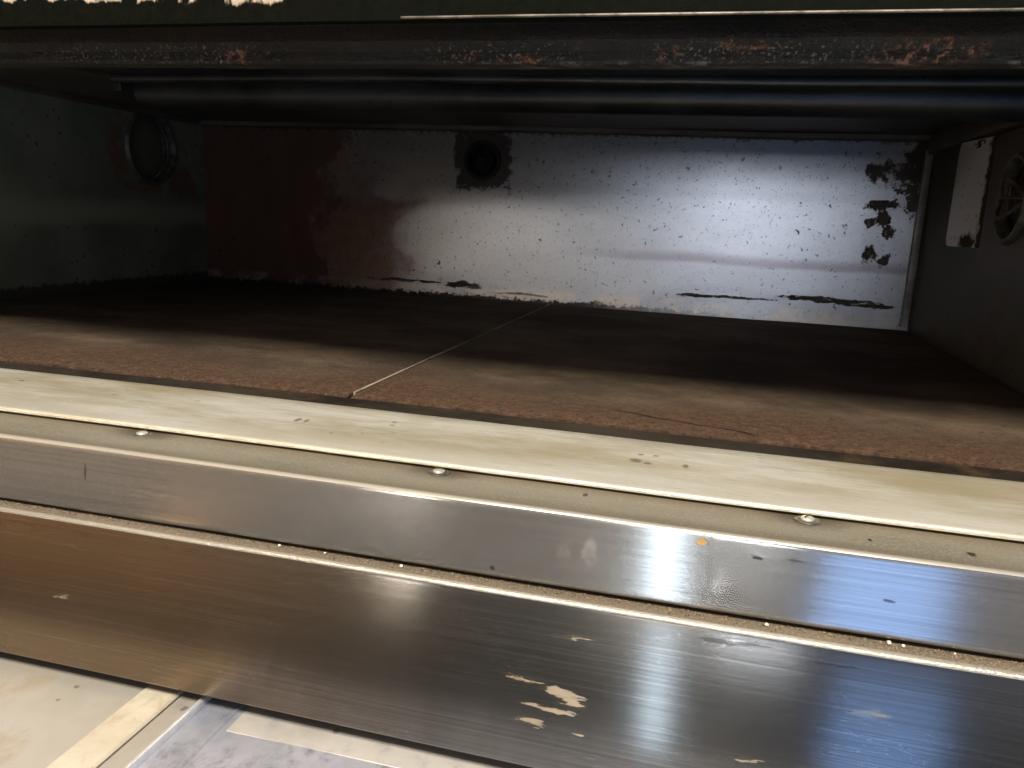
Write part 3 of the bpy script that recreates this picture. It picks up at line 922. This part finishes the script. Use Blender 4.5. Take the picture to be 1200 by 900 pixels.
# ---------------------------------------------------------------- baking stones
def stone(x0, x1, mat, label, seed):
    bm = bmesh.new()
    nx, ny = 90, 60
    ya, yb = 0.0305, D - 0.003
    g = {}
    for i in range(nx + 1):
        for j in range(ny + 1):
            x, y = x0 + (x1 - x0) * i / nx, ya + (yb - ya) * j / ny
            ex = min(x - x0, x1 - x); ey = min(y - ya, yb - y)
            r = 0.0022
            z = 0.0
            for e in (ex, ey):
                if e < r:
                    z -= (r - e) ** 2 / r * 0.6
            z += mnoise.noise(Vector((x * 9, y * 9, seed))) * 0.0005
            xx, yy = x, y
            if j == 0:
                yy += mnoise.noise(Vector((x * 30, seed, 1))) * 0.0012
            if i == nx or i == 0:
                xx += mnoise.noise(Vector((y * 40, seed, 5))) * 0.0008
            g[i, j] = bm.verts.new((xx, yy, z))
    for i in range(nx):
        for j in range(ny):
            bm.faces.new((g[i, j], g[i + 1, j], g[i + 1, j + 1], g[i, j + 1]))
    be = [e for e in bm.edges if e.is_boundary]
    r = bmesh.ops.extrude_edge_only(bm, edges=be)
    vs = [v for v in r['geom'] if isinstance(v, bmesh.types.BMVert)]
    for v in vs:
        v.co.z = -0.0255
    bmesh.ops.contextual_create(bm, geom=[e for e in bm.edges if e.is_boundary])
    o = link("baking_stone", bm, mat, None, ((x0 + x1) / 2, (ya + yb) / 2, -0.0255), 50)
    o['label'] = label
    o['category'] = "baking stone"
    return o


GX = 0.5419
stone(0.002, GX - 0.0011, M['stone1'], "brown baking stone on the left of the pale seam, darkened toward the back", 2.2)
stone(GX + 0.0011, W - 0.002, M['stone2'], "brown baking stone right of the pale seam, with a hairline crack near its front", 7.7)
# flour packed into the joint
bm = prism([(0.041, -0.0004), (0.041, -0.0200), (D - 0.005, -0.0200), (D - 0.005, -0.0004)], GX - 0.0009, GX + 0.0009)
fj = link("flour_seam", bm, mat_dark("old_flour", (0.10, 0.08, 0.06), (0.50, 0.41, 0.31), 0, 0.9, False), None, (GX, 0.3, -0.02), 0)
fj['kind'] = "stuff"
fj['label'] = "thin line of old flour packed into the joint between the two stones"
fj['category'] = "flour"

# ---------------------------------------------------------------- tray and board below
TZ = -0.1265
YF, YB = -0.192, -0.02


def shelf_part(name, prof_xz, mat, parent, y0=YF, y1=YB, seg=30):
    bm = bmesh.new()
    rings = []
    for i in range(seg + 1):
        y = y0 + (y1 - y0) * i / seg
        dx = mnoise.noise(Vector((y * 6, prof_xz[0][0] * 9, 2))) * 0.0006
        rings.append([bm.verts.new((x + dx, y, z)) for x, z in prof_xz])
    k = len(prof_xz)
    for a, b in zip(rings, rings[1:]):
        for j in range(k):
            bm.faces.new((a[j], a[(j + 1) % k], b[(j + 1) % k], b[j]))
    bm.faces.new(rings[0]); bm.faces.new(rings[-1][::-1])
    return link(name, bm, mat, parent)


board = empty("side_board", (0.2, -0.3, TZ - 0.03), "beige scuffed board with a cream edge strip, at the bottom left below the oven", "board")
tray = empty("steel_tray", (0.7, -0.3, TZ - 0.03), "mottled grey-blue steel tray with a bright folded rim, below the oven front", "tray")
BX = dict(a=0.5025, b=0.5220, c=0.5345, d=0.5370, e=0.5535)
shelf_part("board_top", [(-0.45, TZ), (BX['a'], TZ), (BX['a'], TZ - 0.02), (-0.45, TZ - 0.02)], M['board'], board)
shelf_part("edge_strip", [(BX['a'] + 0.0003, TZ + 0.001), (BX['a'] + 0.001, TZ + 0.002), (BX['b'] - 0.001, TZ + 0.002), (BX['b'], TZ + 0.001), (BX['b'], TZ - 0.02), (BX['a'] + 0.0003, TZ - 0.02)],
           M['cream'], board)
shelf_part("side_flange", [(BX['b'] + 0.0008, TZ + 0.0005), (BX['c'], TZ + 0.0005), (BX['c'], TZ - 0.02), (BX['b'] + 0.0008, TZ - 0.02)], M['greytrim'], tray)
shelf_part("rim", [(BX['c'] + 0.0002, TZ)] + [(0.5 * (BX['c'] + BX['d']) + 0.0015 * math.cos(math.radians(t)), TZ + 0.0016 + 0.0016 * math.sin(math.radians(t))) for t in range(180, -1, -30)] +
           [(BX['d'], TZ - 0.006), (BX['c'] + 0.0002, TZ - 0.02)], M['rim'], tray)
shelf_part("tray_base", [(BX['d'] + 0.0003, TZ - 0.0005), (BX['e'] - 0.001, TZ - 0.0005), (BX['e'], TZ + 0.0002), (BX['e'] + 0.001, TZ + 0.0002), (BX['e'] + 0.002, TZ - 0.0008), (X1, TZ - 0.0008), (X1, TZ - 0.02), (BX['d'] + 0.0003, TZ - 0.02)],
           M['tray'], tray)
rb = prism([(-0.1305, TZ - 0.0009), (-0.1295, TZ - 0.0001), (-0.020, TZ - 0.0001), (-0.020, TZ - 0.0009)], 0.5585, X1, 60, 3, 2.5)  # light on the tray's far side put in as a pale strip
link("rear_lit_strip", rb, mat_tray("painted_lit_strip", (0.42, 0.40, 0.37), (0.54, 0.52, 0.49), (0.36, 0.35, 0.38), 0.1, 0.45, 70), tray)

# ---------------------------------------------------------------- grit and crumbs
gr = bmesh.new()


def speck(bm, x, y, z, r):
    vs = [bm.verts.new((x + r * random.uniform(.5, 1.2) * dx, y + r * random.uniform(.5, 1.2) * dy, z + r * random.uniform(.4, 0.9) * dz))
          for dx, dy, dz in ((1, 0, 0), (-1, 0, 0), (0, 1, 0), (0, -1, 0), (0, 0, 1), (0, 0, -0.5))]
    for a, b, c_ in ((0, 2, 4), (2, 1, 4), (1, 3, 4), (3, 0, 4), (2, 0, 5), (1, 2, 5), (3, 1, 5), (0, 3, 5)):
        bm.faces.new((vs[a], vs[b], vs[c_]))


for i in range(2200):
    x = random.uniform(0.35, 0.95)
    y = -0.1105 - abs(random.gauss(0, 0.0028))
    if y < -0.1172:
        continue
    y += wob(x, 14) * 0.9
    speck(gr, x, y, -0.0384 + wob(x, 23) * 0.9, random.choice((0.0002, 0.0003, 0.0003, 0.00045, 0.0006)))
go = link("grit", gr, M['grit'], None, (0.6, -0.108, -0.0385), 0)
go['kind'] = "stuff"
go['label'] = "fine brown grit gathered in the seam between the two steel panels"
go['category'] = "grit"
for k, (x, y, r) in enumerate([(0.6385, -0.1140, 0.0008), (0.601, -0.1130, 0.0006), (0.793, -0.1140, 0.0008), (0.838, -0.1130, 0.0009), (0.843, -0.1135, 0.0007),
                               (0.861, -0.1130, 0.0005), (0.578, -0.1130, 0.0007)]):
    cb = bmesh.new()
    bmesh.ops.create_icosphere(cb, subdivisions=2, radius=r)
    for v in cb.verts:
        v.co *= 1 + 0.45 * mnoise.noise(v.co * 1600 + Vector((k, 0, 0)))
        v.co.z *= 0.8
    bmesh.ops.translate(cb, verts=cb.verts, vec=(x, y, -0.0384 + r * 0.65))
    co = link("crumb", cb, M['crumb'], None, (x, y, -0.0385), 60)
    co['label'] = "tiny pale crumb lying on the gritty ledge between the two steel panels"
    co['category'] = "crumb"
    co['group'] = "pale crumbs on the panel ledge"
